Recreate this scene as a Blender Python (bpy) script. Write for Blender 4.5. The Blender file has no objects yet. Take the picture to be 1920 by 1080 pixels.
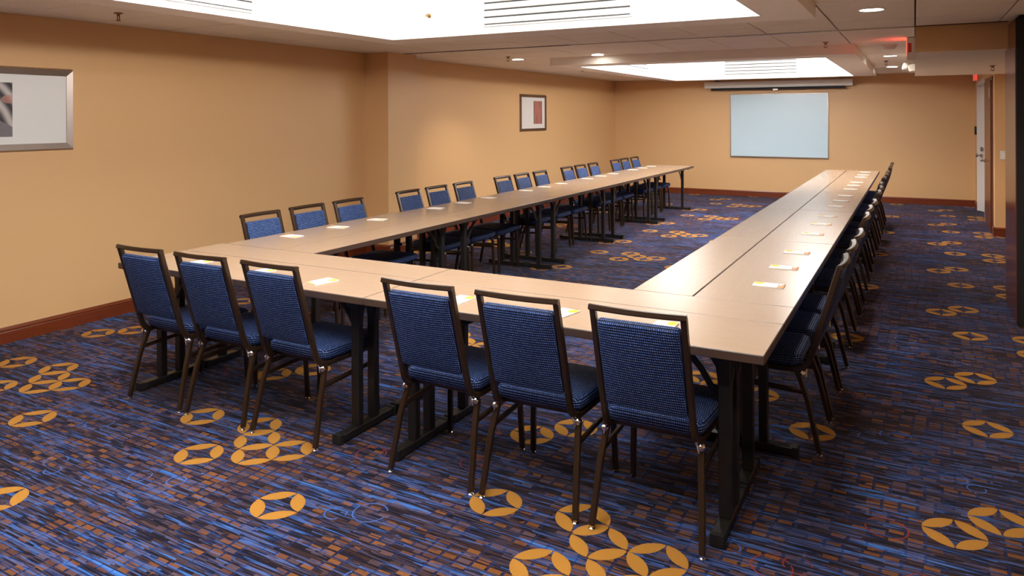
import bpy, bmesh, math, random
from mathutils import Vector, Matrix
random.seed(7)
SC = bpy.context.scene
COL = SC.collection
PI = math.pi

# ------------------------------------------------------------------ camera, world, exposure
cam_d = bpy.data.cameras.new('camera')
cam = bpy.data.objects.new('camera', cam_d); COL.objects.link(cam)
cam_d.sensor_fit = 'HORIZONTAL'; cam_d.sensor_width = 36.0
cam_d.lens = 1390.05 / 1920 * 36.0
cam_d.shift_x = 0.0
cam_d.shift_y = -(540 - 218.61) / 1920
cam_d.clip_start = 0.05; cam_d.clip_end = 100
cam.matrix_world = (Matrix.Translation((4.132, -2.750, 1.597)) @ Matrix.Rotation(0.4973, 4, 'Z')
                    @ Matrix.Rotation(PI / 2, 4, 'X') @ Matrix.Rotation(-0.0039, 4, 'Z'))
SC.camera = cam
W = bpy.data.worlds.new('world'); SC.world = W; W.use_nodes = True
W.node_tree.nodes['Background'].inputs[0].default_value = (0.9, 0.85, 0.8, 1)
W.node_tree.nodes['Background'].inputs[1].default_value = 0.02
SC.view_settings.view_transform = 'Standard'; SC.view_settings.look = 'None'
SC.view_settings.gamma = 1.0; SC.view_settings.use_curve_mapping = False
SC.view_settings.exposure = 0.0
COFFER_W_NEAR, COFFER_W_FAR, FILL_STRIP_W, FILL_STRIP_W_END, DOWNLIGHT_W = 11.0, 9.5, 42.0, 70.0, 82.0

# ------------------------------------------------------------------ materials
def lin(r, g, b):
    f = lambda c: c / 12.92 if c <= 0.04045 else ((c + 0.055) / 1.055) ** 2.4
    return (f(r / 255), f(g / 255), f(b / 255), 1)

class NT:
    def __init__(s, name):
        s.m = bpy.data.materials.new(name); s.m.use_nodes = True
        s.t = s.m.node_tree; s.b = s.t.nodes['Principled BSDF']
    def n(s, typ, **kw):
        o = s.t.nodes.new('ShaderNode' + typ)
        for k, v in kw.items(): setattr(o, k, v)
        return o
    def set(s, sock, v):
        if v is None: return
        if isinstance(v, bpy.types.NodeSocket): s.t.links.new(v, sock)
        else: sock.default_value = v
    def math(s, op, a, b=None, c=None):
        o = s.n('Math', operation=op); s.set(o.inputs[0], a); s.set(o.inputs[1], b); s.set(o.inputs[2], c); return o.outputs[0]
    def vec(s, op, a, b=None, c=None):
        o = s.n('VectorMath', operation=op); s.set(o.inputs[0], a); s.set(o.inputs[1], b); s.set(o.inputs[2], c)
        return o.outputs['Value'] if op in ('LENGTH', 'DISTANCE', 'DOT_PRODUCT') else o.outputs['Vector']
    def mix(s, f, a, b):
        o = s.n('Mix', data_type='RGBA'); s.set(o.inputs[0], f); s.set(o.inputs[6], a); s.set(o.inputs[7], b); return o.outputs[2]
    def coord(s, k='Object'):
        return s.n('TexCoord').outputs[k]
    def sep(s, v):
        o = s.n('SeparateXYZ'); s.set(o.inputs[0], v); return o.outputs
    def comb(s, x=0.0, y=0.0, z=0.0):
        o = s.n('CombineXYZ'); s.set(o.inputs[0], x); s.set(o.inputs[1], y); s.set(o.inputs[2], z); return o.outputs[0]
    def mapping(s, v, scale):
        o = s.n('Mapping'); s.set(o.inputs[0], v); o.inputs['Scale'].default_value = scale; return o.outputs[0]
    def noise(s, v, scale, detail=2, rough=.5):
        o = s.n('TexNoise'); s.set(o.inputs['Vector'], v); o.inputs['Scale'].default_value = scale
        o.inputs['Detail'].default_value = detail; o.inputs['Roughness'].default_value = rough; return o.outputs[0]
    def white(s, v):
        o = s.n('TexWhiteNoise', noise_dimensions='3D'); s.set(o.inputs['Vector'], v); return o.outputs['Value']
    def ramp(s, f, stops, mode='LINEAR'):
        o = s.n('ValToRGB'); o.color_ramp.interpolation = mode
        e = o.color_ramp.elements
        while len(e) < len(stops): e.new(0.5)
        for i, (p, c) in enumerate(stops): e[i].position = p; e[i].color = c
        s.set(o.inputs[0], f); return o.outputs[0]
    def bump(s, h, strength, dist=.002):
        o = s.n('Bump'); o.inputs['Strength'].default_value = strength; o.inputs['Distance'].default_value = dist
        s.set(o.inputs['Height'], h); s.t.links.new(o.outputs[0], s.b.inputs['Normal'])
    def base(s, c): s.set(s.b.inputs['Base Color'], c)
    def p(s, **kw):
        for k, v in kw.items(): s.set(s.b.inputs[k.replace('_', ' ')], v)
        return s

def plain(name, col, rough=.5, metal=0., spec=None, coat=None):
    t = NT(name); t.base(col); t.p(Roughness=rough, Metallic=metal)
    if spec is not None: t.b.inputs['Specular IOR Level'].default_value = spec
    if coat: t.b.inputs['Coat Weight'].default_value = coat; t.b.inputs['Coat Roughness'].default_value = .05
    return t.m

def m_wall():
    t = NT('tan_wallcovering'); c = t.coord()
    n = t.noise(t.mapping(c, (60, 60, 14)), 6, 3)
    t.base(t.mix(n, lin(216, 171, 119), lin(223, 179, 128))); t.p(Roughness=.48)
    t.b.inputs['Specular IOR Level'].default_value = .55
    t.bump(n, .12, .001); return t.m

def m_ceiling():
    t = NT('ceiling_tile_board'); c = t.coord()
    n = t.noise(c, 220, 2); f = t.noise(c, 3, 2)
    a = t.mix(f, lin(244, 236, 226), lin(250, 243, 234))
    t.base(t.mix(t.ramp(n, [(.30, (1, 1, 1, 1)), (.42, (0, 0, 0, 1))]), a, lin(228, 217, 204)))
    t.p(Roughness=.9); t.b.inputs['Specular IOR Level'].default_value = .1
    t.bump(n, .25, .001); return t.m

def m_laminate():
    t = NT('maple_laminate'); c = t.coord()
    g = t.noise(t.mapping(c, (3.0, 70, 70)), 3, 4, .6)
    b = t.noise(t.mapping(c, (1.2, 9, 9)), 2, 2)
    col = t.mix(g, lin(158, 132, 108), lin(179, 153, 129))
    t.base(t.mix(t.math('MULTIPLY', b, .35), col, lin(162, 136, 113)))
    t.p(Roughness=t.math('MULTIPLY_ADD', g, .06, .20)); t.b.inputs['Specular IOR Level'].default_value = .5
    return t.m

def m_wood(name, c1, c2, axis=0, rough=.25, coat=.4):
    t = NT(name); c = t.coord()
    sc = [40, 40, 40]; sc[axis] = 2.5
    g = t.noise(t.mapping(c, tuple(sc)), 1.6, 5, .6)
    t.base(t.mix(g, c1, c2)); t.p(Roughness=rough, Coat_Weight=coat, Coat_Roughness=.12); return t.m

def m_fabric():
    t = NT('navy_dash_fabric'); uv = t.sep(t.coord('UV'))
    u = t.math('DIVIDE', uv[0], .0082); v = t.math('DIVIDE', uv[1], .0104)
    row = t.math('FLOOR', v)
    u2 = t.math('ADD', u, t.math('MULTIPLY', row, .13))
    fu = t.math('FRACT', u2); fv = t.math('FRACT', v)
    a = t.math('LESS_THAN', fu, .66); b = t.math('LESS_THAN', fv, .34)
    d = t.math('MULTIPLY', a, b)
    n = t.white(t.comb(t.math('FLOOR', u2), row, 0.0))
    dash = t.mix(n, lin(78, 118, 204), lin(132, 164, 230))
    und = t.mix(t.math('LESS_THAN', t.math('ABSOLUTE', t.math('SUBTRACT', fv, .68)), .2), lin(4, 9, 30), lin(6, 18, 56))
    t.base(t.mix(d, und, dash))
    t.p(Roughness=.72, Sheen_Weight=.06, Sheen_Roughness=.3); t.b.inputs['Sheen Tint'].default_value = lin(60, 120, 230)
    t.b.inputs['Specular IOR Level'].default_value = .3
    t.bump(d, .5, .0012); return t.m

def m_carpet():
    t = NT('patterned_carpet'); c = t.coord()
    rot = t.n('VectorRotate', rotation_type='Z_AXIS'); t.set(rot.inputs['Vector'], c); rot.inputs['Angle'].default_value = .0155
    q = rot.outputs[0]; x, y, _ = t.sep(q)
    # woven dashes running across the room
    row = t.math('FLOOR', t.math('DIVIDE', y, .0075))
    rr = t.white(t.comb(row, 3.1, 0.0))
    ln = t.math('MULTIPLY_ADD', rr, .22, .07)
    xs = t.math('MULTIPLY_ADD', rr, 37.0, t.math('DIVIDE', x, ln))
    cell = t.math('FLOOR', xs)
    r1 = t.white(t.comb(cell, row, 1.0))
    # neighbouring rows drift together into streaks and colour patches
    band = t.noise(t.mapping(q, (1.6, 34, 1)), 1.0, 2, .6)
    drift = t.noise(t.mapping(q, (1.0, 1.5, 1)), 1.4, 2)
    k = t.math('ADD', t.math('MULTIPLY', r1, .50), t.math('MULTIPLY', t.math('SUBTRACT', band, .5), 1.7))
    k = t.math('ADD', k, t.math('MULTIPLY_ADD', drift, .6, -.05))
    base = t.ramp(k, [(0.0, lin(20, 13, 17)), (.16, lin(70, 44, 38)), (.26, lin(28, 20, 30)), (.42, lin(14, 15, 32)), (.49, lin(82, 68, 82)),
                      (.55, lin(28, 26, 46)), (.63, lin(14, 24, 58)), (.70, lin(54, 96, 164)), (.76, lin(88, 80, 104)), (.84, lin(20, 38, 84)), (1.0, lin(66, 116, 190))])
    # rust and ochre blocks on a loose grid, with navy gaps between them
    by = t.math('DIVIDE', y, .033); brow = t.math('FLOOR', by)
    grp = t.math('FLOOR', t.math('DIVIDE', brow, 5.0))
    bx = t.math('MULTIPLY_ADD', t.white(t.comb(grp, 7.7, 0.0)), 5.0, t.math('DIVIDE', x, .064)); bcol = t.math('FLOOR', bx)
    br = t.white(t.comb(bcol, brow, 5.0))
    patch = t.noise(q, 1.0, 2)
    on = t.math('LESS_THAN', br, t.math('MULTIPLY_ADD', t.math('SUBTRACT', patch, .5), 2.2, .46))
    ins = t.math('MULTIPLY', t.math('LESS_THAN', t.math('FRACT', by), .70), t.math('LESS_THAN', t.math('FRACT', bx), .80))
    gap = t.math('MULTIPLY', on, t.math('GREATER_THAN', t.math('FRACT', bx), .87))
    base = t.mix(t.math('MULTIPLY', gap, .55), base, lin(24, 44, 96))
    on = t.math('MULTIPLY', on, ins)
    bc = t.ramp(t.white(t.comb(bcol, brow, 9.0)), [(0, lin(110, 66, 36)), (.3, lin(134, 84, 42)), (.5, lin(90, 54, 40)), (.72, lin(96, 76, 84)), (1, lin(50, 30, 28))])
    on = t.math('MULTIPLY', on, t.math('MULTIPLY_ADD', t.math('LESS_THAN', t.math('ADD', t.math('MULTIPLY', r1, .4), t.math('MULTIPLY', band, .9)), .70), .68, .14))
    base = t.mix(on, base, bc)
    # thin drawn circles
    P = 1.822
    def ringdist(cx, cy):
        v = t.vec('SUBTRACT', q, (cx, cy, 0.0))
        o = t.n('VectorMath', operation='WRAP'); t.set(o.inputs[0], v); o.inputs[1].default_value = (P / 2, P / 2, 10); o.inputs[2].default_value = (-P / 2, -P / 2, -10)
        return o.outputs[0]
    wob = t.math('LESS_THAN', t.noise(q, 14, 1), .56)
    for col, lst in ((lin(66, 104, 178), [(1.10, -.62, .048), (1.28, -.57, .040), (2.08, -.43, .045), (2.20, -.36, .07), (1.70, .1, .04), (.62, -.72, .05), (.70, -.78, .035)]),
                     (lin(140, 52, 38), [(1.86, .05, .07), (1.94, .10, .05), (.38, .52, .075), (2.33, .20, .055)])):
        dm = None
        for cx, cy, r in lst:
            d = t.math('ABSOLUTE', t.math('SUBTRACT', t.vec('LENGTH', ringdist(cx, cy)), r))
            dm = d if dm is None else t.math('MINIMUM', dm, d)
        base = t.mix(t.math('MULTIPLY', t.math('MULTIPLY', t.math('LESS_THAN', dm, .0032), wob), .75), base, col)
    # gold four-petal rings, clustered, one repeat every 1.82 m
    R = .112; D = R * 1.4142
    rings = [(.780, -.057), (1.138, -.366), (1.147, -.002), (1.263, -.125), (1.379, -.242), (1.493, -.136), (1.822, -.529), (.617, .595), (.779, .772)]
    best = None
    for i, (cx, cy) in enumerate(rings):
        a = .0155
        cx, cy = cx * math.cos(a) - cy * math.sin(a), cx * math.sin(a) + cy * math.cos(a)
        r2 = t.n('VectorRotate', rotation_type='Z_AXIS'); t.set(r2.inputs['Vector'], ringdist(cx, cy)); r2.inputs['Angle'].default_value = PI / 4
        w = t.vec('MULTIPLY', r2.outputs[0], (1, 1, 0))
        av = t.vec('ABSOLUTE', w)
        d1 = t.vec('DISTANCE', av, (D, 0, 0)); d2 = t.vec('DISTANCE', av, (0, D, 0))
        m = t.math('MAXIMUM', t.vec('LENGTH', w), t.math('MINIMUM', d1, d2))
        if i == 3:   # this ring has no petal on the side of its neighbour
            m = t.math('ADD', m, t.math('MULTIPLY', t.math('GREATER_THAN', t.sep(w)[0], .06), t.math('LESS_THAN', t.math('ABSOLUTE', t.sep(w)[1]), -1.0)))
        best = m if best is None else t.math('MINIMUM', best, m)
    fz = t.noise(q, 260, 1)
    edge = t.math('MULTIPLY_ADD', fz, .005, R * .955)
    gold = t.mix(t.noise(q, 420, 1), lin(164, 111, 40), lin(190, 136, 58))
    base = t.mix(t.math('LESS_THAN', best, edge), base, gold)
    t.base(base); t.p(Roughness=.95, Sheen_Weight=.05); t.b.inputs['Specular IOR Level'].default_value = .08
    t.bump(t.noise(q, 500, 2), .6, .003); return t.m

def m_emit(name, col, strength):
    m = bpy.data.materials.new(name); m.use_nodes = True; t = m.node_tree; t.nodes.clear()
    e = t.nodes.new('ShaderNodeEmission'); e.inputs[0].default_value = col; e.inputs[1].default_value = strength
    o = t.nodes.new('ShaderNodeOutputMaterial'); t.links.new(e.outputs[0], o.inputs[0]); return m

def m_pad():
    t = NT('notepad_print'); c = t.coord(); x, y, z = t.sep(c)
    base = lin(238, 236, 232)
    g = t.vec('DISTANCE', t.vec('MULTIPLY', c, (1.0, .8, 0)), (.024, .040, 0))
    col = t.mix(t.math('LESS_THAN', g, .021), base, lin(240, 190, 30))
    s = t.math('LESS_THAN', t.math('ADD', y, t.math('MULTIPLY', x, .3)), -.056)
    col = t.mix(s, col, lin(232, 150, 96))
    ln = t.math('MULTIPLY', t.math('LESS_THAN', t.math('ABSOLUTE', t.math('SUBTRACT', y, -.048)), .0025), t.math('LESS_THAN', t.math('ABSOLUTE', x), .034))
    col = t.mix(ln, col, lin(150, 120, 110))
    t.base(col); t.p(Roughness=.6); return t.m

def m_print_road():
    t = NT('photo_print_grey'); c = t.coord(); x, y, z = t.sep(c)
    w = t.n('TexWave', wave_type='RINGS', rings_direction='X'); t.set(w.inputs['Vector'], t.vec('ADD', c, (0, .30, .32)))
    w.inputs['Scale'].default_value = 3.2; w.inputs['Distortion'].default_value = 1.6; w.inputs['Detail'].default_value = 2
    g = t.ramp(w.outputs[1], [(0, lin(38, 36, 38)), (.3, lin(98, 94, 98)), (.62, lin(148, 142, 144)), (1, lin(196, 190, 188))])
    low = t.math('LESS_THAN', t.math('ADD', z, t.math('MULTIPLY', y, .55)), -.02)
    g = t.mix(low, g, lin(116, 110, 116))
    pk = t.math('MULTIPLY', t.math('LESS_THAN', t.vec('DISTANCE', t.vec('MULTIPLY', c, (0, .6, 1)), (0, .10, .075)), .030), .7)
    t.base(t.mix(pk, g, lin(186, 128, 112))); t.p(Roughness=.4, Coat_Weight=1., Coat_Roughness=.02); return t.m

def m_print_red():
    t = NT('photo_print_red'); c = t.coord(); x, y, z = t.sep(c)
    n = t.noise(t.mapping(c, (1, 26, 2.2)), 1.6, 3)
    g = t.ramp(n, [(.3, lin(86, 46, 48)), (.45, lin(168, 84, 84)), (.55, lin(188, 110, 106)), (.7, lin(120, 112, 104))])
    ed = t.math('GREATER_THAN', t.math('ABSOLUTE', y), .125)
    t.base(t.mix(t.math('MULTIPLY', ed, .6), g, lin(60, 44, 46))); t.p(Roughness=.4, Coat_Weight=1., Coat_Roughness=.02); return t.m

M = dict(
    wall=m_wall(), ceil=m_ceiling(), white=plain('white_paint', lin(249, 243, 236), .7, spec=.2),
    coffer=plain('coffer_white_paint', lin(238, 237, 234), .6, spec=.2),
    lam=m_laminate(), edge=plain('table_edge_band', lin(78, 60, 50), .38),
    black=plain('black_powder_coat', lin(30, 28, 26), .42), rubber=plain('black_rubber', lin(22, 21, 21), .7),
    brown=plain('bronze_brown_frame', lin(56, 40, 28), .28, .25), chrome=plain('chrome', lin(225, 225, 228), .12, 1.),
    steel=plain('brushed_steel', lin(150, 137, 130), .34, .9), fabric=m_fabric(), carpet=m_carpet(),
    cherry=m_wood('cherry_base', lin(96, 40, 17), lin(128, 58, 26), 1, .3), cherry_x=m_wood('cherry_base_x', lin(96, 40, 17), lin(128, 58, 26), 0, .3),
    mahog=m_wood('mahogany_panel', lin(94, 40, 34), lin(114, 54, 42), 2, .2, .15), door=m_wood('brown_door', lin(92, 46, 28), lin(116, 62, 38), 2, .35, .2),
    deck=plain('dark_plenum', lin(46, 34, 26), .9), board=plain('whiteboard_enamel', lin(206, 230, 243), .25, coat=.4),
    pad=m_pad(), paper=plain('paper_edge', lin(236, 234, 228), .7), mat=plain('picture_mat', lin(232, 232, 230), .5, coat=1.),
    road=m_print_road(), red=m_print_red(), dframe=plain('dark_bronze_picture_frame', lin(104, 78, 58), .35, .5),
    doorwhite=plain('white_door_enamel', lin(222, 220, 220), .4), screen=plain('screen_casing', lin(240, 238, 232), .45),
    redend=m_emit('red_sign_end', (1., .10, .06, 1), .8), lamp=m_emit('downlight_lens', (1., .93, .83, 1), 26.),
    redglow=m_emit('red_sign_glow', (1., .08, .04, 1), 6.5), rail=plain('aluminium_rail', lin(190, 186, 180), .3, .8),
    track=plain('dark_track_slot', lin(48, 34, 26), .6), plastic=plain('white_plastic', lin(228, 224, 216), .45),
    darkgap=plain('vent_shadow_backing', lin(60, 60, 62), .9), lens=plain('clear_lamp_lens', lin(150, 150, 156), .1, .3), brass=plain('satin_brass', lin(150, 120, 80), .35, .8))
def glow_mat(name, s):
    return m_emit(name, (1., .985, .955, 1), s)
M['fill_strip'] = glow_mat('fill_strip_lens', FILL_STRIP_W); M['fill_strip_end'] = glow_mat('fill_strip_lens_end', FILL_STRIP_W_END); M['glow1'] = glow_mat('fluorescent_diffuser_near', COFFER_W_NEAR); M['glow2'] = glow_mat('fluorescent_diffuser_far', COFFER_W_FAR)

# ------------------------------------------------------------------ mesh helpers
class MB:
    """collects boxes, tubes and turned forms, then links them as ONE mesh object"""
    def __init__(s): s.v = []; s.f = []; s.uv = None; s.smooth = False
    def add(s, vs, fs):
        o = len(s.v); s.v += [tuple(p) for p in vs]; s.f += [tuple(i + o for i in f) for f in fs]; return s
    def box(s, x0, x1, y0, y1, z0, z1, mat=None):
        vs = [Vector(p) for p in ((x0, y0, z0), (x1, y0, z0), (x1, y1, z0), (x0, y1, z0), (x0, y0, z1), (x1, y0, z1), (x1, y1, z1), (x0, y1, z1))]
        if mat is not None: vs = [mat @ p for p in vs]
        return s.add(vs, [(0, 3, 2, 1), (4, 5, 6, 7), (0, 1, 5, 4), (1, 2, 6, 5), (2, 3, 7, 6), (3, 0, 4, 7)])
    def cbox(s, x0, x1, y0, y1, z0, z1, c=.003):
        """box with chamfered vertical and top edges"""
        a = [(x0 + c, y0), (x1 - c, y0), (x1, y0 + c), (x1, y1 - c), (x1 - c, y1), (x0 + c, y1), (x0, y1 - c), (x0, y0 + c)]
        cx, cy = (x0 + x1) / 2, (y0 + y1) / 2
        def ring(z, d):
            return [(p[0] + (d if p[0] < cx else -d), p[1] + (d if p[1] < cy else -d), z) for p in a]
        rs = [ring(z0, c * .7), ring(z0 + c, 0), ring(z1 - c, 0), ring(z1, c * .7)]
        vs = sum(rs, []); fs = []
        for k in range(3):
            for i in range(8):
                j = (i + 1) % 8; fs.append((k * 8 + i, k * 8 + j, k * 8 + 8 + j, k * 8 + 8 + i))
        fs.append(tuple(range(7, -1, -1))); fs.append(tuple(range(24, 32)))
        return s.add(vs, fs)
    def quad(s, *pts): return s.add(pts, [tuple(range(len(pts)))])
    def tube(s, pts, wa, wb, side, closed=False, n=4, caps=True):
        """sweep a rounded-square (n=8) or round (n>8) section along pts; side = fixed direction of half-width wa"""
        pts = [Vector(p) for p in pts]; N = len(pts); rings = []
        side = Vector(side).normalized()
        for i, p in enumerate(pts):
            a = pts[i - 1] if (i > 0 or closed) else pts[0]; b = pts[(i + 1) % N] if (i < N - 1 or closed) else pts[-1]
            d1 = (p - a).normalized() if (p - a).length > 1e-9 else (b - p).normalized()
            d2 = (b - p).normalized() if (b - p).length > 1e-9 else d1
            t = (d1 + d2).normalized(); sx = (side - t * side.dot(t)).normalized(); up = t.cross(sx)
            k = 1 / max(.5, math.sqrt((1 + d1.dot(d2)) / 2))
            if n == 8:
                c = .32; sec = [(-1, -1 + c), (-1 + c, -1), (1 - c, -1), (1, -1 + c), (1, 1 - c), (1 - c, 1), (-1 + c, 1), (-1, 1 - c)]
            elif n == 4: sec = [(-1, -1), (1, -1), (1, 1), (-1, 1)]
            else: sec = [(math.cos(2 * PI * j / n), math.sin(2 * PI * j / n)) for j in range(n)]
            rings.append([p + sx * (u * wa) + up * (w * wb * k) for u, w in sec])
        vs = sum(rings, []); fs = []; m = len(rings[0])
        for k in range(N if closed else N - 1):
            for i in range(m):
                j = (i + 1) % m; q = ((k + 1) % N) * m
                fs.append((k * m + i, k * m + j, q + j, q + i))
        if caps and not closed: fs += [tuple(range(m - 1, -1, -1)), tuple(range((N - 1) * m, N * m))]
        return s.add(vs, fs)
    def lathe(s, prof, n=16, mat=None):
        """prof = [(r, z)...]"""
        vs = []; fs = []
        for r, z in prof: vs += [Vector((r * math.cos(2 * PI * i / n), r * math.sin(2 * PI * i / n), z)) for i in range(n)]
        for k in range(len(prof) - 1):
            for i in range(n):
                j = (i + 1) % n; fs.append((k * n + i, k * n + j, (k + 1) * n + j, (k + 1) * n + i))
        fs += [tuple(range(n - 1, -1, -1)), tuple(range((len(prof) - 1) * n, len(prof) * n))]
        if mat is not None: vs = [mat @ p for p in vs]
        return s.add(vs, fs)
    def mesh(s, name, mats, smooth=False):
        me = bpy.data.meshes.new(name); me.from_pydata(s.v, [], s.f)
        for m in (mats if isinstance(mats, (list, tuple)) else [mats]): me.materials.append(m)
        bm = bmesh.new(); bm.from_mesh(me); bmesh.ops.recalc_face_normals(bm, faces=bm.faces); bm.to_mesh(me); bm.free()
        if smooth: me.polygons.foreach_set('use_smooth', [True] * len(me.polygons)); me.set_sharp_from_angle(angle=math.radians(38))
        me.update(); return me
    def build(s, name, mat, parent=None, loc=(0, 0, 0), smooth=False):
        return link(name, s.mesh(name, mat, smooth), parent, loc)

def link(name, me, parent=None, loc=(0, 0, 0), rotz=0.):
    o = bpy.data.objects.new(name, me); COL.objects.link(o); o.location = loc; o.rotation_euler = (0, 0, rotz)
    if parent: o.parent = parent
    return o
def tag(o, label, cat, group=None):
    o['label'] = label; o['category'] = cat
    if group: o['group'] = group
    return o
def thing(name, label, cat, loc=(0, 0, 0), rotz=0., group=None):
    return tag(link(name, None, None, loc, rotz), label, cat, group)
def struct(o): o['kind'] = 'structure'; return o
def dup(root, loc, rotz, label, group=None):
    r = root.copy(); COL.objects.link(r); r.location = loc; r.rotation_euler = (0, 0, rotz); r['label'] = label
    if group: r['group'] = group
    for ch in list(root.children):
        c = ch.copy(); COL.objects.link(c); c.parent = r
        for g in list(ch.children):
            d = g.copy(); COL.objects.link(d); d.parent = c
    return r
def box(name, mat, b, parent=None, c=None, smooth=False):
    m = MB()
    m.box(*b) if c is None else m.cbox(*b, c=c)
    return m.build(name, mat, parent, smooth=smooth)

def cushion(w0, w1, d, h, r, edge, crown, fn, name, mat, parent):
    """soft rounded pad; plan is w0 (y=0) to w1 (y=d), height h; fn maps (x, y, z) to space. Metric UV by dominant face direction."""
    K = 6; plan = []
    hw0, hw1 = w0 / 2, w1 / 2
    for (cx, cy, a0) in ((hw1 - r, d - r, 0), (-hw1 + r, d - r, 90), (-hw0 + r, r, 180), (hw0 - r, r, 270)):
        for i in range(K + 1):
            a = math.radians(a0 + 90 * i / K); plan.append((cx + r * math.cos(a), cy + r * math.sin(a)))
    cx0, cy0 = 0, d / 2
    rings = []
    for i in range(5):
        a = PI / 2 * i / 4; rings.append((edge * (1 - math.sin(a)), edge * (1 - math.cos(a))))
    prof = [(i_, z) for i_, z in rings] + [(i_, h - z) for i_, z in reversed(rings)]
    fr = [.25, .55, .8]
    pts = []; n = len(plan)
    def inset(k): return [((x - (k if x > 0 else -k)) if abs(x) > k else 0, cy0 + (max(abs(y - cy0) - k, 0)) * (1 if y > cy0 else -1)) for x, y in plan]
    for ins, z in prof: pts.append([(x, y, z) for x, y in inset(ins)])
    top = inset(edge)
    for q in fr: pts.append([(x * (1 - q), cy0 + (y - cy0) * (1 - q), h + crown * (1 - (1 - q) ** 2)) for x, y in top])
    bot = [[(x * (1 - q), cy0 + (y - cy0) * (1 - q), 0) for x, y in inset(edge)] for q in (.6,)]
    raw = sum(pts, []); fs = []
    L = len(pts)
    for k in range(L - 1):
        for i in range(n):
            j = (i + 1) % n; fs.append((k * n + i, k * n + j, (k + 1) * n + j, (k + 1) * n + i))
    raw.append((0, cy0, h + crown)); c = len(raw) - 1
    for i in range(n): fs.append(((L - 1) * n + i, (L - 1) * n + (i + 1) % n, c))
    raw.append((0, cy0, 0)); c2 = len(raw) - 1
    for i in range(n): fs.append(((i + 1) % n, i, c2))
    me = bpy.data.meshes.new(name); me.from_pydata([fn(*p) for p in raw], [], fs); me.materials.append(mat)
    uv = me.uv_layers.new(name='UVMap')
    for p in me.polygons:
        a, b2, c3 = (Vector(raw[i]) for i in list(p.vertices)[:3])
        nn = (b2 - a).cross(c3 - a); nn = Vector((abs(nn.x), abs(nn.y), abs(nn.z)))
        for li in p.loop_indices:
            x, y, z = raw[me.loops[li].vertex_index]
            uv.data[li].uv = (x, y) if nn.z >= max(nn.x, nn.y) else ((y, z) if nn.x > nn.y else (x, z))
    bm = bmesh.new(); bm.from_mesh(me); bmesh.ops.recalc_face_normals(bm, faces=bm.faces); bm.to_mesh(me); bm.free()
    me.polygons.foreach_set('use_smooth', [True] * len(me.polygons))
    return link(name, me, parent)

# ------------------------------------------------------------------ room shell
XL, XR, XN, YB, YF, H = -1.553, 5.06, 5.50, 12.38, -5.6, 2.352
T = .12
struct(box('floor', M['carpet'], (XL - T, XN + T, YF - T, YB + T, -.1, 0)))
struct(box('wall_left', M['wall'], (XL - T, XL, YF, YB + T, 0, 3.2)))
struct(box('wall_back', M['wall'], (XL, XN + T, YB, YB + T, 0, 3.2)))
struct(box('wall_front', M['wall'], (XL - T, XN + T, YF - T, YF, 0, 3.2)))
struct(box('wall_right', M['wall'], (XN, XN + T, YF, 8.85, 0, 3.2)))
m = MB()
m.box(XR, XN + T, 8.85, 9.07, 0, 3.2); m.box(XR, XR + T, 9.07, 10.12, 2.12, 3.2); m.box(XR, XR + T, 10.12, 10.30, 0, 3.2)
m.box(XR, XR + T, 10.30, 11.86, 2.14, 3.2); m.box(XR, XR + T, 11.86, YB, 0, 3.2); m.box(XN, XN + T, 9.07, YB, 0, 3.2)
struct(m.build('wall_corridor', M['wall']))
struct(box('wall_pillar', M['wall'], (XL, -1.215, 4.10, 4.655, 0, H + .02)))
# soffit over the right-hand side: tan front, white underside
m = MB(); m.box(4.14, XN, 4.45, 4.462, 2.132, H + .01)
struct(m.build('wall_soffit', M['wall']))
m = MB(); m.box(4.14, XN, 4.4625, 8.85, 2.132, H + .01)
struct(m.build('ceiling_soffit', M['white']))

def base_board(name, p0, p1, nrm, mat, h=.115):
    """stepped moulding along p0-p1; nrm points into the room"""
    p0, p1, nr = Vector((*p0, 0)), Vector((*p1, 0)), Vector((*nrm, 0))
    prof = [(0, 0), (.016, 0), (.016, h * .70), (.013, h * .74), (.020, h * .79), (.020, h * .84), (.011, h * .90), (.007, h), (0, h)]
    vs = [p + nr * a + Vector((0, 0, z)) for p in (p0, p1) for a, z in prof]; n = len(prof)
    fs = [(i, (i + 1) % n, n + (i + 1) % n, n + i) for i in range(n)] + [tuple(range(n)), tuple(range(2 * n - 1, n - 1, -1))]
    o = MB().add(vs, fs).build(name, mat); return struct(o)
base_board('baseboard_left', (XL, YF), (XL, 4.10), (1, 0), M['cherry'])
base_board('baseboard_left.001', (XL, 4.655), (XL, YB), (1, 0), M['cherry'])
base_board('baseboard_back', (XL, YB), (XR, YB), (0, -1), M['cherry_x'])
base_board('baseboard_pillar', (XL, 4.10), (-1.195, 4.10), (0, -1), M['cherry_x'])
base_board('baseboard_pillar.001', (-1.215, 4.08), (-1.215, 4.675), (1, 0), M['cherry'])
base_board('baseboard_right', (XR - .02, 8.85), (XN, 8.85), (0, -1), M['cherry_x'])
base_board('baseboard_right.001', (XR, 8.83), (XR, 9.07), (-1, 0), M['cherry'])
base_board('baseboard_right.002', (XR, 11.90), (XR, YB), (-1, 0), M['cherry'])

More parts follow.
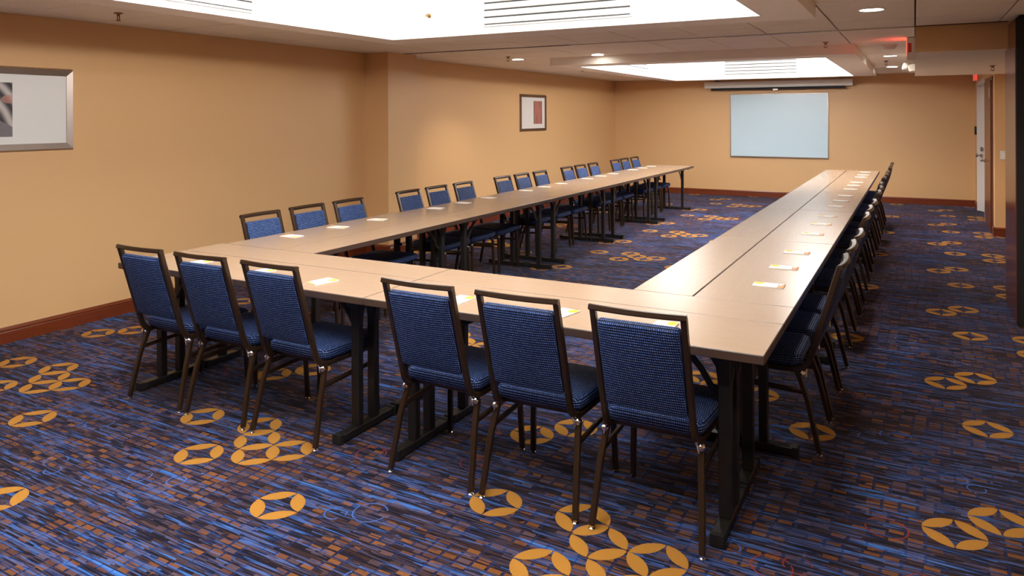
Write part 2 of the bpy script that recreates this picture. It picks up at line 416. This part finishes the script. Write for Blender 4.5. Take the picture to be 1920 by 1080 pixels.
# ceiling: dark plenum deck, 0.6 m boards, two dropped coffers
COFF = [dict(x0=-.01, x1=3.55, y0=-2.62, y1=2.62, a=.24, b=3.245, c=-2.25, d=2.30),
        dict(x0=0.00, x1=3.58, y0=5.90, y1=10.93, a=.25, b=3.25, c=6.30, d=10.80)]
ZB, ZC = 2.25, 2.72
m = MB(); zd = 2.366
ys = sorted([YF, YB] + [c['c'] - .05 for c in COFF] + [c['d'] + .05 for c in COFF])
for y0, y1 in zip(ys, ys[1:]):
    hole = next((c for c in COFF if abs(c['c'] - .05 - y0) < 1e-6), None)
    if hole: m.box(XL, hole['a'] - .05, y0, y1, zd, zd + .02); m.box(hole['b'] + .05, XN, y0, y1, zd, zd + .02)
    else: m.box(XL, XN, y0, y1, zd, zd + .02)
ceiling = struct(m.build('ceiling', M['deck']))
GX, GY, S, G = 4.14, .22, .60, .0048
def overlap(a0, a1, b0, b1): return min(a1, b1) - max(a0, b0) > 1e-4
tile_cache = {}
xs = [XL] + [GX - S * k for k in range(9, -3, -1) if XL + .02 < GX - S * k < XN] + [XN]
k0 = math.ceil((YF - GY) / S); yl = [YF] + [GY + S * k for k in range(k0, 40) if YF + .02 < GY + S * k < YB - .02] + [YB]
for i in range(len(xs) - 1):
    for j in range(len(yl) - 1):
        x0, x1, y0, y1 = xs[i], xs[i + 1], yl[j], yl[j + 1]
        if y1 < -3.5 and (x0 < 2.0): pass
        for c in COFF:      # boards stop at the coffer wells
            if overlap(x0, x1, c['a'] - .1, c['b'] + .1) and overlap(y0, y1, c['c'] - .05, c['d'] + .05):
                if y1 > c['d'] + .06 and y0 > c['c']: y0 = max(y0, c['d'] + .06)
                elif y0 < c['c'] - .06 and y1 < c['d']: y1 = min(y1, c['c'] - .06)
                else: y1 = y0
        if y1 - y0 < .03: continue
        if x0 > 4.1 and overlap(y0, y1, 4.5, 8.8): continue
        if x0 > XR - .1 and y0 > 8.8: continue
        if x1 > XR and y1 > 8.85: x1 = XR
        if any(x0 >= c['x0'] - .1 and x1 <= c['x1'] + .1 and y0 > c['y0'] and y1 < c['y1'] for c in COFF): continue
        if y1 < -2.0: continue
        key = (round(x1 - x0, 3), round(y1 - y0, 3))
        if key not in tile_cache:
            a, b = key[0] / 2 - G, key[1] / 2 - G
            tile_cache[key] = MB().cbox(-a, a, -b, b, 0, .012, c=.002).mesh('ceiling_tile', M['ceil'])
        o = link('ceiling_tile', tile_cache[key], ceiling, ((x0 + x1) / 2, (y0 + y1) / 2, H + random.uniform(-.0012, .0012)))
m = MB(); m.box(XL, XN, YF, -2.02, H, H + .013)
struct(m.build('ceiling_plain', M['ceil']))
def coffer(c, gm, idx):
    x0, x1, y0, y1, a, b, c0, d = (c[k] for k in ('x0', 'x1', 'y0', 'y1', 'a', 'b', 'c', 'd'))
    m = MB()
    t = .02
    for r in ((x0, a - t, y0, y1), (b + t, x1, y0, y1), (a - t, b + t, y0, c0 - t), (a - t, b + t, d + t, y1)): m.box(*r, ZB, H + .004)
    o = struct(m.build('ceiling_drop', M['white']))
    for r in ((a - t, a, c0 - t, d + t), (b, b + t, c0 - t, d + t), (a, b, c0 - t, c0), (a, b, d, d + t)):
        struct(box('ceiling_well', M['coffer'], (*r, ZB + .0005, ZC)))
    struct(box('ceiling_well_top', M['coffer'], (a - t, b + t, c0 - t, d + t, ZC, ZC + t)))
coffer(COFF[0], M['glow1'], 0); coffer(COFF[1], M['glow2'], 1)
def panel_light(x0, x1, y0, y1, gm, label, grp):
    r = thing('ceiling_light', label, 'ceiling light', ((x0 + x1) / 2, (y0 + y1) / 2, ZC - .06), 0, grp)
    a, b = (x1 - x0) / 2, (y1 - y0) / 2
    m = MB(); w = .03
    for q in ((-a - w, -a, -b - w, b + w), (a, a + w, -b - w, b + w), (-a, a, -b - w, -b), (-a, a, b, b + w)): m.box(*q, 0, .06)
    m.build('housing', M['plastic'], r)
    m = MB(); m.box(-a, a, -b, b, .012, .02); m.build('diffuser', gm, r)
def fill_strip_light(p0, p1, nrm, label, gm):
    """unseen fill batten added inside a ceiling well to brighten the room walls; nrm points into the well"""
    p0, p1, nr = Vector(p0), Vector(p1), Vector(nrm); d = p1 - p0; L = d.length; mid = (p0 + p1) / 2
    r = thing('fill_batten', label, 'ceiling light', mid, math.atan2(d.y, d.x), 'added fill battens inside the ceiling wells')
    MB().cbox(-L / 2, L / 2, .001, .05, -.09, .09, c=.006).build('housing', M['plastic'], r)
    MB().tube([(-L / 2 + .02, .0505, 0), (L / 2 - .02, .0505, 0)], .0005 + .075, .03, (0, 0, 1), n=12).build('lens', gm, r)
for c, nm in ((COFF[0], 'near'), (COFF[1], 'far')):  # unseen battens, added so more low-angle light reaches the room walls
    fill_strip_light((c['b'], c['c'] + .5, 2.47), (c['b'], c['d'] - .5, 2.47), (-1, 0, 0), f'added fill batten on the right face inside the {nm} ceiling well', M['fill_strip'])
    fill_strip_light((c['a'] + .4, c['c'], 2.47), (c['b'] - .4, c['c'], 2.47), (0, 1, 0), f'added fill batten on the camera side inside the {nm} ceiling well', M['fill_strip_end'] if nm == 'far' else M['fill_strip'])
for c, gm, nm in ((COFF[0], M['glow1'], 'near'), (COFF[1], M['glow2'], 'far')):
    cy = (c['c'] + c['d']) / 2
    for s, nm2 in ((0, 'left'), (1, 'right')):
        x0 = c['a'] + .18 if s == 0 else c['b'] - .78
        panel_light(x0, x0 + .6, cy - 1.95, cy + 1.95, gm, f'long white fluorescent panel up inside the {nm} ceiling well, {nm2} side', 'fluorescent panels inside the ceiling wells')

def vent(loc, rotz, n, label, grp, L=1.21):
    """louvred supply grille, local x along its length, -y faces the room, slats stacked in z"""
    r = thing('air_vent', label, 'vent', loc, rotz, grp)
    hh = n * .056
    m = MB(); m.box(-L / 2, L / 2, -.004, -.001, 0, hh); m.build('backing', M['darkgap'], r)
    m = MB(); w = .012
    for q in ((-L / 2 - w, -L / 2, 0, hh), (L / 2, L / 2 + w, 0, hh), (-L / 2 - w, L / 2 + w, -w, 0), (-L / 2 - w, L / 2 + w, hh, hh + w)): m.box(q[0], q[1], -.02, -.001, q[2], q[3])
    m.build('frame', M['coffer'], r)
    sm = MB().add([(-L / 2, -.005, .009), (L / 2, -.005, .009), (L / 2, -.022, .012), (-L / 2, -.022, .012), (-L / 2, -.005, .055), (L / 2, -.005, .055), (L / 2, -.012, .055), (-L / 2, -.012, .055)],
                  [(0, 3, 2, 1), (4, 5, 6, 7), (3, 7, 6, 2), (0, 1, 5, 4), (0, 4, 7, 3), (1, 2, 6, 5)]).mesh('slat', M['coffer'])
    for k in range(n): link('slat', sm, r, (0, 0, k * .056))
vent((1.755, 2.30, 2.318), 0, 6, 'white louvred vent on the back face of the near ceiling well', 'louvred vents in the ceiling wells')
vent((.24, .17, 2.306), PI / 2, 6, 'white louvred vent on the left face of the near ceiling well', 'louvred vents in the ceiling wells')
vent((1.745, 10.80, 2.335), 0, 6, 'white louvred vent on the back face of the far ceiling well above the screen', 'louvred vents in the ceiling wells')
vent((.25, 8.52, 2.318), PI / 2, 6, 'white louvred vent on the left face of the far ceiling well', 'louvred vents in the ceiling wells')

# partition track in the ceiling
t = thing('partition_track', 'dark slotted ceiling track with aluminium lip crossing from pillar to partition', 'track', (0, 0, H))
box('slot', M['track'], (-1.21, .95, 4.395, 4.425, -.006, -.001), t); box('slot', M['track'], (4.13, 4.80, 4.395, 4.425, -.006, -.001), t)
box('lip', M['rail'], (.95, 4.13, 4.39, 4.405, -.008, -.001), t); box('cover_strip', M['rail'], (2.55, 4.13, 4.41, 4.44, -.010, -.001), t)

# ------------------------------------------------------------------ ceiling fittings
def downlight(x, y, label, z=H, w=DOWNLIGHT_W):
    r = thing('downlight', label, 'ceiling light', (x, y, z - .002), 0, 'recessed downlights')
    m = MB(); n = 24; prof = [(.075, 0), (.098, 0), (.098, -.003), (.09, -.008), (.078, -.006), (.075, 0)]
    vs = [(rr * math.cos(2 * PI * i / n), rr * math.sin(2 * PI * i / n), zz) for rr, zz in prof for i in range(n)]
    fs = [(k * n + i, k * n + (i + 1) % n, (k + 1) * n + (i + 1) % n, (k + 1) * n + i) for k in range(5) for i in range(n)]
    m.add(vs, fs).build('trim_ring', M['plastic'], r, smooth=True)
    MB().lathe([(.078, -.001), (.078, -.003)], 24).build('lens', M['lamp'], r)
    l = bpy.data.lights.new('downlight_lamp', 'SPOT'); l.energy = w; l.color = (1, .90, .77); l.spot_size = math.radians(125); l.spot_blend = .6; l.shadow_soft_size = .07
    o = bpy.data.objects.new('downlight_lamp', l); COL.objects.link(o); o.parent = r; o.location = (0, 0, -.02)
downlight(3.866, -1.56, 'unseen downlight added above the aisle beside the camera')  # out of view; continues the aisle row, added to brighten the near floor
downlight(-.45, 5.86, 'round lit downlight in the ceiling near the left wall beyond the pillar')
downlight(.73, 5.72, 'round lit downlight right in front of the far dropped ceiling edge')
downlight(3.866, 3.107, 'round lit downlight nearest the camera, above the right-hand aisle')
downlight(3.865, 7.78, 'round lit downlight above the aisle beside the smoke detector')
downlight(3.83, 10.23, 'round lit downlight above the aisle closest to the back wall')

def sprinkler(x, y, z, label, grp='ceiling sprinkler heads'):
    r = thing('sprinkler_head', label, 'sprinkler', (x, y, z - .001), 0, grp)
    MB().lathe([(.032, 0), (.032, -.004), (.02, -.008), (.012, -.01), (.009, -.022), (.006, -.024)], 14).build('escutcheon', M['brass'], r, smooth=True)
    MB().tube([(-.012, 0, -.012), (-.012, 0, -.052), (.012, 0, -.052), (.012, 0, -.012)], .003, .002, (0, 1, 0), n=4).build('yoke', M['brass'], r)
    MB().lathe([(.017, -.055), (.019, -.058), (.006, -.060)], 12).build('deflector', M['brass'], r)
sprinkler(-.88, .576, H, 'small brass sprinkler head in the ceiling boards above the left wall near camera')
sprinkler(-.36, 5.43, H, 'small brass sprinkler head beside the left downlight beyond the pillar')
sprinkler(-.40, 7.90, H, 'small brass sprinkler head left of the far dropped ceiling')
sprinkler(3.33, 5.51, H, 'small brass sprinkler head in front of the far dropped ceiling, right end')
sprinkler(3.79, 8.75, H, 'small brass sprinkler head between the two far aisle downlights')
sprinkler(4.88, 6.81, 2.132, 'small brass sprinkler head under the low white soffit by the partition')
r = thing('sprinkler_head', 'tiny sidewall sprinkler on the back face of the near ceiling well', 'sprinkler', (.62, 2.299, 2.43), 0, 'ceiling sprinkler heads')
MB().lathe([(.02, 0), (.02, .004), (.009, .006), (.008, .03), (.014, .032), (.014, .035)], 12, Matrix.Rotation(PI / 2, 4, 'X')).build('nozzle', M['brass'], r)

r = thing('smoke_detector', 'round white smoke detector on the ceiling, reddened by the exit sign', 'detector', (3.90, 6.2, H - .001))
MB().lathe([(.075, 0), (.075, -.012), (.068, -.016)], 20).build('base', M['plastic'], r, smooth=True)
MB().lathe([(.060, -.016), (.060, -.028), (.048, -.045), (.02, -.050)], 20).build('dome', M['plastic'], r, smooth=True)

r = thing('exit_sign', 'edge-on red lit exit sign box under the ceiling on the soffit side', 'sign', (4.098, 5.40, 2.135))
box('housing', M['plastic'], (-.03, .041, 0, .32, 0, .215), r, c=.006)
box('red_panel', M['redglow'], (-.0312, -.0302, .015, .305, .045, .205), r)
box('end_strip', plain('red_acrylic', lin(220, 70, 50), .3), (-.018, .012, -.003, -.0005, .07, .16), r)
r = thing('exit_sign', 'small red exit sign above the white door at the far right', 'sign', (XR - .001, 11.80, 2.16))
box('housing', M['plastic'], (-.05, 0, 0, .26, 0, .13), r, c=.004)
box('red_panel', M['redend'], (-.0515, -.0505, .01, .25, .01, .12), r)
box('end_panel', M['redend'], (-.045, -.006, -.006, -.0005, .01, .12), r)

r = thing('emergency_light', 'white two-headed emergency light on the low soffit side', 'emergency light', (4.139, 8.0, 2.135))
m = MB(); m.tube([(-.001, 0, .055), (-.03, 0, .055), (-.06, 0, .05), (-.075, 0, .045)], .14, .05, (0, 1, 0), n=8); m.build('body', M['plastic'], r, smooth=True)
for dy in (-.09, .09):
    hm = MB().lathe([(.012, -.03), (.045, -.02), (.05, .02), (.046, .03)], 16, Matrix.Translation((-.105, dy, .075)) @ Matrix.Rotation(-PI / 2.3, 4, 'Y'))
    hd = hm.build('lamp_head', M['plastic'], r, smooth=True)
    MB().lathe([(.040, .0305), (.034, .036), (.01, .039)], 16, Matrix.Translation((-.105, dy, .075)) @ Matrix.Rotation(-PI / 2.3, 4, 'Y')).build('lens', M['lens'], hd, smooth=True)

# ------------------------------------------------------------------ doors, switch, partition at the right
dr = link('door_1', None, None, (XR, 9.07, 0)); struct(dr)
m = MB(); m.box(-.012, .10, 0, .05, 0, 2.12); m.box(-.012, .10, 1.0, 1.05, 0, 2.12); m.box(-.012, .10, .05, 1.0, 2.07, 2.12); m.build('door_frame', M['door'], dr)
lf = box('door_leaf', M['door'], (-.030, .015, .055, .995, .008, 2.065), dr, c=.003)
m = MB(); m.lathe([(.026, 0), (.026, .01), (.012, .014), (.011, .05)], 14, Matrix.Translation((-.031, .93, .93)) @ Matrix.Rotation(-PI / 2, 4, 'Y'))
m.tube([(-.078, .93, .93), (-.084, .90, .93), (-.084, .82, .928)], .008, .008, (0, 0, 1), n=10); m.build('lever_handle', M['chrome'], lf, smooth=True)
box('closer_plate', M['plastic'], (-.034, -.031, .16, .20, 1.83, 1.97), lf)
dr = link('door_2', None, None, (XR, 10.30, 0)); struct(dr)
m = MB(); m.box(-.012, .10, 0, .06, 0, 2.14); m.box(-.012, .10, 1.50, 1.56, 0, 2.14); m.box(-.012, .10, .06, 1.5, 2.08, 2.14); m.build('door_frame', M['doorwhite'], dr)
ml = Matrix.Translation((.012, 1.49, 0)) @ Matrix.Rotation(math.radians(-77), 4, 'Z')
m = MB(); m.box(-.03, .30, 0, .03, .01, 2.07, Matrix.Translation((-.005, 1.49, 0)) @ Matrix.Rotation(math.radians(-72), 4, 'Z')); lf = m.build('door_leaf', M['doorwhite'], dr)
m = MB(); m.lathe([(.03, 0), (.03, .014), (.012, .02), (.012, .05), (.03, .056), (.03, .08)], 14, Matrix.Translation((.035, 1.28, .93)) @ Matrix.Rotation(-PI / 2, 4, 'Y')); m.build('door_knob', M['chrome'], lf, smooth=True)
m = MB(); m.box(.02, .04, 1.25, 1.31, 1.0, 1.07); m.build('lock_plate', M['steel'], lf)
r = thing('light_switch', 'pale switch plate on the narrow tan wall beside the partition', 'switch', (5.155, 8.849, 1.01))
box('plate', M['plastic'], (-.036, .036, -.008, 0, 0, .115), r, c=.003)
box('rocker', M['paper'], (-.014, .014, -.012, -.0085, .03, .085), r, c=.002)
r = thing('wall_control', 'small dark control box on the back wall right end by the white door', 'control', (XR - .001, 12.08, 1.26))
box('casing', M['black'], (-.03, 0, -.04, .04, 0, .14), r, c=.004)

r = thing('folding_partition', 'stack of glossy dark red wood partition panels parked at the right', 'partition', (4.80, 4.32, 0))
for k in range(4):
    pn = MB(); pn.cbox(k * .15, k * .15 + .125, -.36, .36, .02, H - .03, c=.004); pl = pn.build('panel', M['mahog'], r)
    box('edge_seal', M['rubber'], (k * .15 + .004, k * .15 + .121, -.375, -.361, .02, H - .03), pl); box('edge_seal', M['rubber'], (k * .15 + .004, k * .15 + .121, .361, .375, .02, H - .03), pl)
    m = MB(); m.box(k * .15 + .02, k * .15 + .10, -.35, .35, .0, .019); m.build('sweep', M['brass'], pl)
    m = MB(); m.box(k * .15 + .03, k * .15 + .095, -.30, .30, H - .029, H - .003); m.build('top_seal', M['rubber'], pl)

# ------------------------------------------------------------------ back wall: whiteboard and screen
r = thing('whiteboard', 'large pale blue glossy whiteboard with thin metal rim on the back wall', 'whiteboard', (1.803, YB - .001, .79))
box('panel', M['board'], (-.895, .895, -.022, 0, .008, 1.225), r)
m = MB(); a = .905
for q in ((-a, -a + .012, 0, 1.233), (a - .012, a, 0, 1.233), (-a, a, 0, .010), (-a, a, 1.223, 1.233)): m.box(q[0], q[1], -.030, 0, q[2], q[3])
m.build('rim', M['steel'], r)
box('pen_ledge', M['steel'], (-.90, .90, -.05, -.0305, -.006, .006), r)
r = thing('projection_screen', 'rolled-up white projector screen case above the whiteboard', 'screen', (1.785, 12.20, 2.145))
m = MB(); m.tube([(-1.335, 0, .06), (1.335, 0, .06)], .055, .06, (0, 1, 0), n=8); m.build('case', M['screen'], r)
for s in (-1, 1): box('end_cap', M['plastic'], (s * 1.345 - .01, s * 1.345 + .01, -.06, .06, -.003, .124), r, c=.004)
box('weight_bar', M['rubber'], (-1.23, 1.23, -.012, .012, -.047, -.001), r)
m = MB(); m.box(-.045, .045, -.03, .0, -.062, -.03); m.tube([(-.02, -.015, -.06), (-.008, -.015, -.125), (.008, -.015, -.125), (.02, -.015, -.06)], .003, .003, (0, 1, 0), n=8); m.build('pull_handle', M['steel'], r)
for s in (-1, 1):
    m = MB(); m.box(s * 1.15 - .02, s * 1.15 + .02, -.02, .178, .121, .20); m.build('wall_bracket', M['steel'], r)

# ------------------------------------------------------------------ pictures on the left wall
def picture(y0, y1, z0, z1, fw, fm, prm, p, label, depth=.028):
    yc, zc = (y0 + y1) / 2, (z0 + z1) / 2
    r = thing('framed_picture', label, 'picture', (XL + .001, yc, zc), 0)
    a, b = (y1 - y0) / 2, (z1 - z0) / 2
    m = MB()    # four mitred rails with a bevelled profile
    out = [(-a, -b), (a, -b), (a, b), (-a, b)]; inn = [(-a + fw, -b + fw), (a - fw, -b + fw), (a - fw, b - fw), (-a + fw, b - fw)]
    lip = [(-a + fw * .25, -b + fw * .25), (a - fw * .25, -b + fw * .25), (a - fw * .25, b - fw * .25), (-a + fw * .25, b - fw * .25)]
    vs = [(0, *p_) for p_ in out] + [(depth, *p_) for p_ in lip] + [(depth * .62, *p_) for p_ in inn] + [(.004, *p_) for p_ in inn]
    fs = [(k * 4 + i, k * 4 + (i + 1) % 4, k * 4 + 4 + (i + 1) % 4, k * 4 + 4 + i) for k in range(3) for i in range(4)] + [(3, 2, 1, 0)]
    m.add(vs, fs).build('frame', fm, r)
    box('mat_board', M['mat'], (.004, .010, -a + fw * .98, a - fw * .98, -b + fw * .98, b - fw * .98), r)
    q = MB(); hy, hz = (p[1] - p[0]) / 2, (p[3] - p[2]) / 2; q.box(.0, .002, -hy, hy, -hz, hz)
    q.build('print', prm, r, (.0102, (p[0] + p[1]) / 2 - yc, (p[2] + p[3]) / 2 - zc))
picture(-.323, .647, 1.356, 1.972, .056, M['steel'], M['road'], (-.17, .207, 1.467, 1.854), 'large silver framed grey photo print on the left wall near the camera')
picture(7.98, 8.95, 1.346, 1.970, .05, M['dframe'], M['red'], (8.475, 8.79, 1.47, 1.86), 'dark framed narrow red print on the left wall beyond the pillar')

# ------------------------------------------------------------------ tables
TZ, TH = .74, .036
tcache = {}
def table(x0, x1, y0, y1, along, outer, label, grp):
    """folding seminar table; along = axis of its long side"""
    L, D = (x1 - x0, y1 - y0) if along == 'x' else (y1 - y0, x1 - x0)
    loc, rz = ((x0 + x1) / 2, (y0 + y1) / 2, 0), (0 if along == 'x' else PI / 2)
    key = (round(L, 3), round(D, 3))
    if key in tcache: return dup(tcache[key], loc, rz, label, grp)
    r = thing('conference_table', label, 'table', loc, rz, grp)
    a, b = L / 2 - .0015, D / 2 - .0015
    top = MB().cbox(-a + .0025, a - .0025, -b + .0025, b - .0025, TZ - .008, TZ, c=.0015).build('tabletop', M['lam'], r)
    MB().cbox(-a, a, -b, b, TZ - TH, TZ - .0012, c=.003).build('edge_band', M['edge'], top)
    for s in (-1, 1):
        xl = s * (L / 2 - .175)
        fb = b - .012
        m = MB(); m.cbox(xl - .024, xl + .024, -fb, fb, .008, .046, c=.004); foot = m.build('foot', M['black'], r)
        for sg in (-1, 1):
            m = MB(); m.box(xl - .026, xl + .026, min(sg * (fb + .004), sg * (fb - .022)), max(sg * (fb + .004), sg * (fb - .022)), .006, .049)
            m.lathe([(.012, 0), (.012, .007)], 10, Matrix.Translation((xl, sg * (fb - .012), 0))); m.build('end_cap', M['rubber'], foot)
        for yy in ((-.063, .063) if outer else (0.,)):
            m = MB(); m.cbox(xl - .024, xl + .024, yy - .02, yy + .02, .0465, TZ - TH - .014, c=.003)
            # gusset that flares towards the underside
            for sg in (-1, 1):
                q = [(xl + sg * .024, TZ - TH - .15), (xl + sg * .034, TZ - TH - .08), (xl + sg * .075, TZ - TH - .016), (xl + sg * .02, TZ - TH - .016)]
                vs = [(px, yy - .015, pz) for px, pz in q] + [(px, yy + .015, pz) for px, pz in q]
                m.add(vs, [(0, 1, 2, 3), (7, 6, 5, 4), (0, 4, 5, 1), (1, 5, 6, 2), (2, 6, 7, 3), (3, 7, 4, 0)])
            m.build('post', M['black'], r)
        m = MB(); m.cbox(xl - .05, xl + .05, -b * .78, b * .78, TZ - TH - .0155, TZ - TH - .0005, c=.003); m.build('mounting_rail', M['black'], r)
        m = MB(); m.tube([(xl - s * .022, 0, .50), (xl - s * .07, 0, .52), (xl - s * .11, 0, .585), (xl - s * .16, 0, .64), (xl - s * .25, 0, TZ - TH - .012)], .007, .012, (0, 1, 0), n=8); m.build('folding_brace', M['black'], r, smooth=True)
    tcache[key] = r
    return r
g1 = 'conference tables with pale wood tops in the U layout'
TL, WO, WI = 1.83, .457, .300
V = WO + WI
ordn = ['first', 'second', 'third', 'fourth', 'fifth']
for k, nm in ((0, 'left-hand'), (1, 'right-hand')):
    x0 = -.03 if k == 0 else TL; x1 = TL if k == 0 else 2 * TL
    table(x0, x1, 0, WO, 'x', True, f'pale wood table at the near end of the U, outer row, {nm} one', g1)
    table(x0, x1, WO, V, 'x', False, f'narrow pale wood table at the near end of the U, inner row, {nm} one', g1)
for k in range(5):
    y0 = V + TL * k
    ox = .010 if k == 0 else .047
    table(ox, .047 + WO, y0, y0 + TL, 'y', True, f'pale wood table, left arm of the U, wall side, {ordn[k]} from near end', g1)
    table(.047 + WO, .047 + V, y0, y0 + TL, 'y', False, f'narrow pale wood table, left arm of the U, inner side, {ordn[k]} from near end', g1)
    table(2 * TL - WO, 2 * TL, y0, y0 + TL, 'y', True, f'pale wood table, right arm of the U, aisle side, {ordn[k]} from near end', g1)
    table(2 * TL - V, 2 * TL - WO, y0, y0 + TL, 'y', False, f'narrow pale wood table, right arm of the U, inner side, {ordn[k]} from near end', g1)

# ------------------------------------------------------------------ chairs
def make_chair(label, grp):
    r = thing('banquet_chair', label, 'chair', (0, 0, 0), 0, grp)
    ux = .172
    def arc(p0, p1, p2, n=5):
        return [tuple((1 - t) ** 2 * a + 2 * t * (1 - t) * b + t * t * c for a, b, c in zip(p0, p1, p2)) for t in [i / n for i in range(n + 1)]]
    # back frame: two raked uprights that sweep forward under the seat, and a bowed top rail
    m = MB()
    for s in (-1, 1):
        pts = [(s * ux, -.318, .884), (s * ux, -.200, .48)] + arc((s * ux, -.188, .44), (s * ux, -.172, .385), (s * ux * 1.05, -.115, .381), 5)
        m.tube(pts, .0115, .014, (1, 0, 0), n=8)
    top = []
    for i in range(13):
        f = -1 + 2 * i / 12; top.append((f * (ux + .0113), -.318 - .016 * (1 - f * f), .884))
    m.tube(top, .0115, .0145, (0, .29, .957), n=8)
    m.build('back_frame', M['brown'], r, smooth=True)
    # seat frame rails
    m = MB()
    for s in (-1, 1): m.tube([(s * ux * 1.05, -.1145, .381), (s * .192, .19, .383)], .0115, .0125, (1, 0, 0), n=8)
    m.tube([(-.19, -.10, .381), (.19, -.10, .381)], .010, .010, (0, 1, 0), n=8); m.tube([(-.192, .18, .383), (.192, .18, .383)], .010, .010, (0, 1, 0), n=8)
    m.build('seat_frame', M['brown'], r, smooth=True)
    for s in (-1, 1):
        m = MB(); m.tube([(s * .186, -.135, .372), (s * .198, -.178, .25), (s * .2125, -.233, .016)], .0118, .0118, (1, 0, 0), n=8); lg = m.build('leg', M['brown'], r, smooth=True)
        MB().lathe([(.013, 0), (.013, .006), (.008, .010), (.008, .022)], 12, Matrix.Translation((s * .2126, -.2335, 0))).build('glide', M['chrome'], lg, smooth=True)
        m = MB(); m.tube([(s * .192, .1905, .383)] + arc((s * .193, .20, .383), (s * .194, .222, .383), (s * .196, .226, .345), 4) + [(s * .206, .238, .016)], .0118, .0118, (1, 0, 0), n=8); lg = m.build('leg', M['brown'], r, smooth=True)
        MB().lathe([(.013, 0), (.013, .006), (.008, .010), (.008, .022)], 12, Matrix.Translation((s * .206, .2385, 0))).build('glide', M['chrome'], lg, smooth=True)
        m = MB(); m.tube([(s * .196, -.168, .285), (s * .198, .226, .300)], .0075, .011, (1, 0, 0), n=8); m.build('stretcher', M['brown'], r, smooth=True)
        m = MB(); m.lathe([(.013, 0), (.016, .006), (.012, .016), (.006, .02)], 12, Matrix.Translation((s * .190, -.150, .366)) @ Matrix.Rotation(math.radians(62), 4, 'X'))
        m.tube([(s * .172, -.172, .405), (s * .186, -.170, .352)], .003, .004, (1, 0, 0), n=8); m.build('stacking_bumper', M['chrome'], r, smooth=True)
    cushion(.395, .435, .412, .060, .045, .022, .016, lambda x, y, z: (x, -.150 + y, .396 + z), 'seat', M['fabric'], r)
    # upholstered back: tilt plane from (y -.205, z .466) up to (y -.303, z .842)
    dy, dz = -.318 + .188, .884 - .44; ln = math.hypot(dy, dz); ty, tz = dy / ln, dz / ln
    def fb(x, y, z):
        s0 = (.494 - .44) / tz + y; nrm = z - .019
        bow = .016 * (1 - (x / .17) ** 2) * min(1, .35 + y / .4)
        return (x, -.188 + ty * s0 + tz * nrm * -1 - bow, .44 + tz * s0 + ty * nrm * 1)
    cushion(.316, .316, .362, .036, .014, .012, .004, fb, 'backrest', M['fabric'], r)
    return r
cg = {'f': 'blue banquet chairs along the near end of the U', 'l': 'blue banquet chairs along the left arm by the wall', 'r': 'blue banquet chairs along the right arm by the aisle'}
proto = None
def chair(x, y, rz, label, grp):
    global proto
    rz += random.uniform(-.012, .012)
    if proto is None:
        proto = make_chair(label, grp); proto.location = (x, y, 0); proto.rotation_euler = (0, 0, rz); return proto
    return dup(proto, (x, y, 0), rz, label, grp)
pad_proto = None
pg = {'f': 'notepads on the near end tables', 'l': 'notepads on the left arm tables', 'r': 'notepads on the right arm tables'}
def notepad(x, y, rz, label, grp):
    global pad_proto
    if pad_proto is None:
        pad_proto = thing('notepad', label, 'notepad', (x, y, TZ + .0003), rz, grp)
        MB().box(-.045, .045, -.074, .074, 0, .0035).build('sheets', M['paper'], pad_proto)
        MB().box(-.0455, .0455, -.0745, .0745, .0036, .0046).build('cover', M['pad'], pad_proto)
        return pad_proto
    return dup(pad_proto, (x, y, TZ + .0003), rz, label, grp)
o15 = ['first', 'second', 'third', 'fourth', 'fifth', 'sixth', 'seventh', 'eighth', 'ninth', 'tenth', 'eleventh', 'twelfth', 'thirteenth', 'fourteenth', 'fifteenth']
fx = [.418, .898, 1.397, 2.270, 2.745, 3.241]
fp = [(.41, .21), (.945, .19), (1.418, .168), (2.262, .175), (2.785, .18), (3.232, .185)]
for i, x in enumerate(fx):
    chair(x, .150, 0, f'blue dashed fabric chair at the near end tables, {o15[i]} from the left of six', cg['f'])
    notepad(*fp[i], -.10 + random.uniform(-.12, .1), f'white and yellow notepad on the near end tables, {o15[i]} from the left of six', pg['f'])
ly = [1.178, 1.665, 2.145, 3.005, 3.485, 3.99, 4.84, 5.33, 5.81, 6.672, 7.165, 7.655, 8.55, 9.012, 9.482]
for i, y in enumerate(ly):
    chair(.197 + random.uniform(-.012, .012), y, -PI / 2, f'blue chair between the left wall and the left arm tables, {o15[i]} from the near end', cg['l'])
    notepad(.185, y + .01, -PI / 2 + random.uniform(-.2, .2), f'white notepad on the left arm tables, {o15[i]} from the near end', pg['l'])
rp = [1.15, 1.64, 2.16, 2.98, 3.53, 4.04, 4.82, 5.33, 5.86, 6.64, 7.16, 7.65, 8.54, 8.99, 9.58]
ry = [1.20, 1.68, 2.158]
for i in range(15):
    y = ry[i % 3] + TL * (i // 3)
    chair(3.51 + random.uniform(-.010, .010), y, PI / 2, f'blue chair on the aisle side of the right arm tables, {o15[i]} from the near end', cg['r'])
    notepad(3.484, rp[i], PI / 2 + random.uniform(-.06, .06), f'white notepad on the right arm tables, {o15[i]} from the near end', pg['r'])
